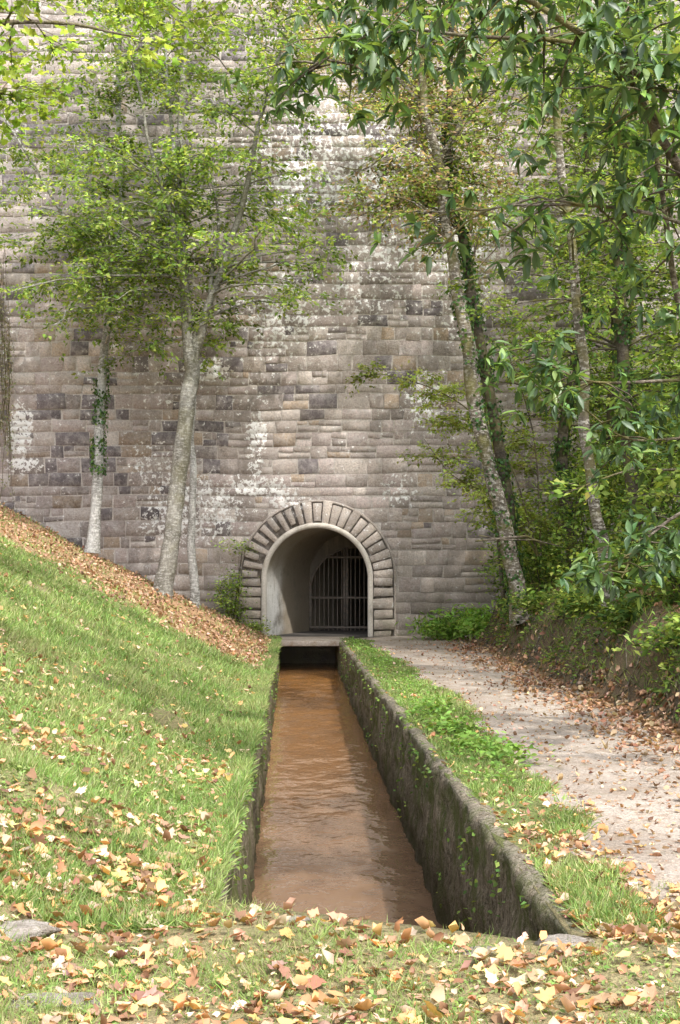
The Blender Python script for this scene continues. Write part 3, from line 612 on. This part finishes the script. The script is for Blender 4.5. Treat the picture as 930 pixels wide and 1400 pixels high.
# ---------------------------------------------------------------- fallen leaves
fb=Bag(); LP=[[.58,.36,.23],[.62,.34,.16],[.36,.20,.12],[.64,.48,.35],[.52,.28,.15],[.60,.40,.18],[.26,.15,.10],[.58,.42,.31],[.48,.31,.21]]
def litter(x,y,ls,up=.02,pal=LP,kind='maple',asp=.8,fl=.35):
    n=len(x)
    if n==0: return
    nn=norm(tnorm(x,y)+fl*R.normal(size=(n,3))); a=R.normal(size=(n,3)); D=norm(a-(a*nn).sum(1,keepdims=True)*nn)
    L=ls*(.45+.8*R.random(n)); z=hgt(x,y)+.008+up*R.random(n)
    leaves(fb,np.stack([x,y,z],-1),D,nn,L,L*asp*(.6+.5*R.random(n)),pick(pal,n,.2),kind,curl=R.normal(size=n)*.9+.9)
def mixed(x,y,ls,up,fl=.35,pal=LP):
    m=R.random(len(x))<.5; litter(x[m],y[m],ls,up,pal,'maple',.85,fl); litter(x[~m],y[~m],ls*.85,up,pal,'curl',.75,fl)
x,y=scatter(1700,4.3,7.1,lambda y:-.33*y,lambda y:.33*y,1.1); k=((y<6.05+.8*np.clip((XR(y)-x)/1.9,0,1))|(x>XR(y)+.05)|(x<XL(y)-.05))&(R.random(1700)<.3+vn(x,y,.6,62)); mixed(x[k],y[k],.09,.03)
x,y=scatter(2200,4.3,7.1,lambda y:-.33*y,lambda y:.33*y,1.1); k=((y<6.05)|(x>XR(y)+.05)|(x<XL(y)-.05)); litter(x[k],y[k],.035,.01,LP,'curl')
x,y=scatter(1900,6.4,12.,lambda y:-.30*y-.3,lambda y:XL(y)-.05,2.); k=R.random(1900)<ss(.36,.62,vn(x,y,.9,63)+.32*(1-ss(7,10.,y))); mixed(x[k],y[k],.086,.05)
x,y=scatter(1500,9,25,lambda y:-.30*y-.3,lambda y:XL(y)-.05,1.3); mixed(x,y,.07,.05)
x,y=scatter(9500,22,33.6,lambda y:np.maximum(-.3*y-.5,XL(y)-8.5),lambda y:XL(y)-.05,1.05); k=R.random(9500)<.1+.85*ss(22.,26.5,y+2*(vn(x,y,1.3,12)-.5)+.15*(x+4)); litter(x[k],y[k],.085,.05,[[.44,.28,.185],[.36,.22,.14],[.53,.37,.26],[.24,.15,.1]],kind='curl')
RB=[[.42,.26,.17],[.34,.2,.13],[.52,.36,.25],[.24,.14,.09]]
x,y=scatter(9000,7.5,33,lambda y:PR(y)-1.4,lambda y:PR(y)+.3,1.3); k=R.random(9000)<ss(-1.4,.0,x-PR(y))**1.6+.02; litter(x[k],y[k],.08,.03,RB,'curl')
x,y=scatter(7000,10,33,lambda y:PR(y)+.2,lambda y:PR(y)+3.6,1.2); k=R.random(7000)<.25+.6*ss(.5,1.2,x-PR(y)); litter(x[k],y[k],.10,.05,RB,'curl')
x,y=scatter(2600,6.4,32,PL,PR,1.4); litter(x,y,.05,.008,RB,'curl')
x,y=scatter(1100,6.4,31,lambda y:XR(y)+.05,lambda y:PL(y)+.3,1.9); mixed(x,y,.07,.03)
x,y=scatter(900,6.,9,lambda y:XR(y)+.1,lambda y:.33*y,1.2); k=R.random(900)<.2+.8*(1-ss(6.3,7.6,y)); mixed(x[k],y[k],.08,.02)
fb.make('fallen_leaves',M_dry)
b=Bag(); n=260; y0=R.uniform(12,32,n); x0=PR(y0)+R.uniform(.1,.8,n); s=np.linspace(0,1,7)
xx=x0[:,None]+.1*R.normal(size=(n,1))*s-.15*s; yy=y0[:,None]+.7*R.normal(size=(n,1))*s; zz=hgt(xx,yy)+.02+.03*R.normal(size=(n,7)); 
tubes(b,np.stack([xx,yy,zz],-1),np.broadcast_to(np.linspace(.016,.005,7),(n,7)),4,rough=.3); b.make('exposed_roots',B_brown,True)
b=Bag(); tubes(b,[SL([(650,740,25.4),(680,737,25.5),(720,733,25.7),(745,745,26)])],[[.02,.03,.03,.02]],6); tubes(b,[SL([(655,732,25.6),(690,738,25.5),(730,738,25.5),(770,748,25.5)])],[[.012,.02,.02,.01]],6); b.make('dead_branch',B_brown,True)
def rock(x,y,rx,ry,rz,zo=-.015):
    import bmesh
    bm=bmesh.new(); bmesh.ops.create_icosphere(bm,subdivisions=4,radius=1)
    o=R.random(3)*50
    for v in bm.verts:
        c=v.co; k=.72+.4*float(vn(c.x*1.2+o[0],c.y*1.2+c.z+o[1],.55,70))+.16*float(vn(c.x-c.z+o[2],c.y+c.z,.2,71))
        v.co=(c.x*k*rx,c.y*k*ry,min(max(c.z*k*rz,-rz*.6),rz*.62))
    me=bpy.data.meshes.new('rock'); bm.to_mesh(me); bm.free(); me.materials.append(M_rock)
    for p_ in me.polygons: p_.use_smooth=True
    ob=bpy.data.objects.new('rock',me); scene.collection.objects.link(ob); ob.location=(x,y,float(hgt(x,y))+zo); ob.rotation_euler=(0,0,R.uniform(-.5,.5))
rock(-1.62,6.0,.24,.12,.06); rock(-1.2,5.12,.22,.1,.06); rock(.6,6.02,.2,.08,.04); rock(1.1,6.15,.12,.1,.045); rock(-.25,6.55,.1,.07,.03)

# ---------------------------------------------------------------- light + camera
el=math.radians(52); az=math.radians(148)
sv=(math.sin(az)*math.cos(el),math.cos(az)*math.cos(el),math.sin(el))
sd=bpy.data.lights.new('sun','SUN'); sd.energy=4.7; sd.angle=math.radians(1.5); sd.color=(1,.96,.90)
so=bpy.data.objects.new('sun',sd); scene.collection.objects.link(so); so.rotation_euler=Vector(sv).to_track_quat('Z','Y').to_euler(); so.location=(20,-20,40)
wd=bpy.data.worlds.new('World'); scene.world=wd; wd.use_nodes=True; nt=wd.node_tree; nt.nodes.clear()
sk=nt.nodes.new('ShaderNodeTexSky'); sk.sky_type='NISHITA'; sk.sun_disc=False; sk.sun_elevation=el; sk.sun_rotation=az; sk.dust_density=3; sk.air_density=1
hs=N(nt,'ShaderNodeHueSaturation',{'Color':sk.outputs[0],'Saturation':.35}); bg=N(nt,'ShaderNodeBackground',{'Color':hs.outputs[0],'Strength':.48}); N(nt,'ShaderNodeOutputWorld',{'Surface':bg.outputs[0]})
cd=bpy.data.cameras.new('camera'); cd.sensor_fit='VERTICAL'; cd.sensor_height=36; cd.sensor_width=24; cd.lens=F*36/1400; cd.shift_y=78/1400; cd.clip_end=2000
co=bpy.data.objects.new('camera',cd); scene.collection.objects.link(co); co.location=(0,0,EYE); co.rotation_euler=(math.pi/2,0,0); scene.camera=co
scene.view_settings.view_transform='Standard'; scene.view_settings.look='None'; scene.view_settings.exposure=0
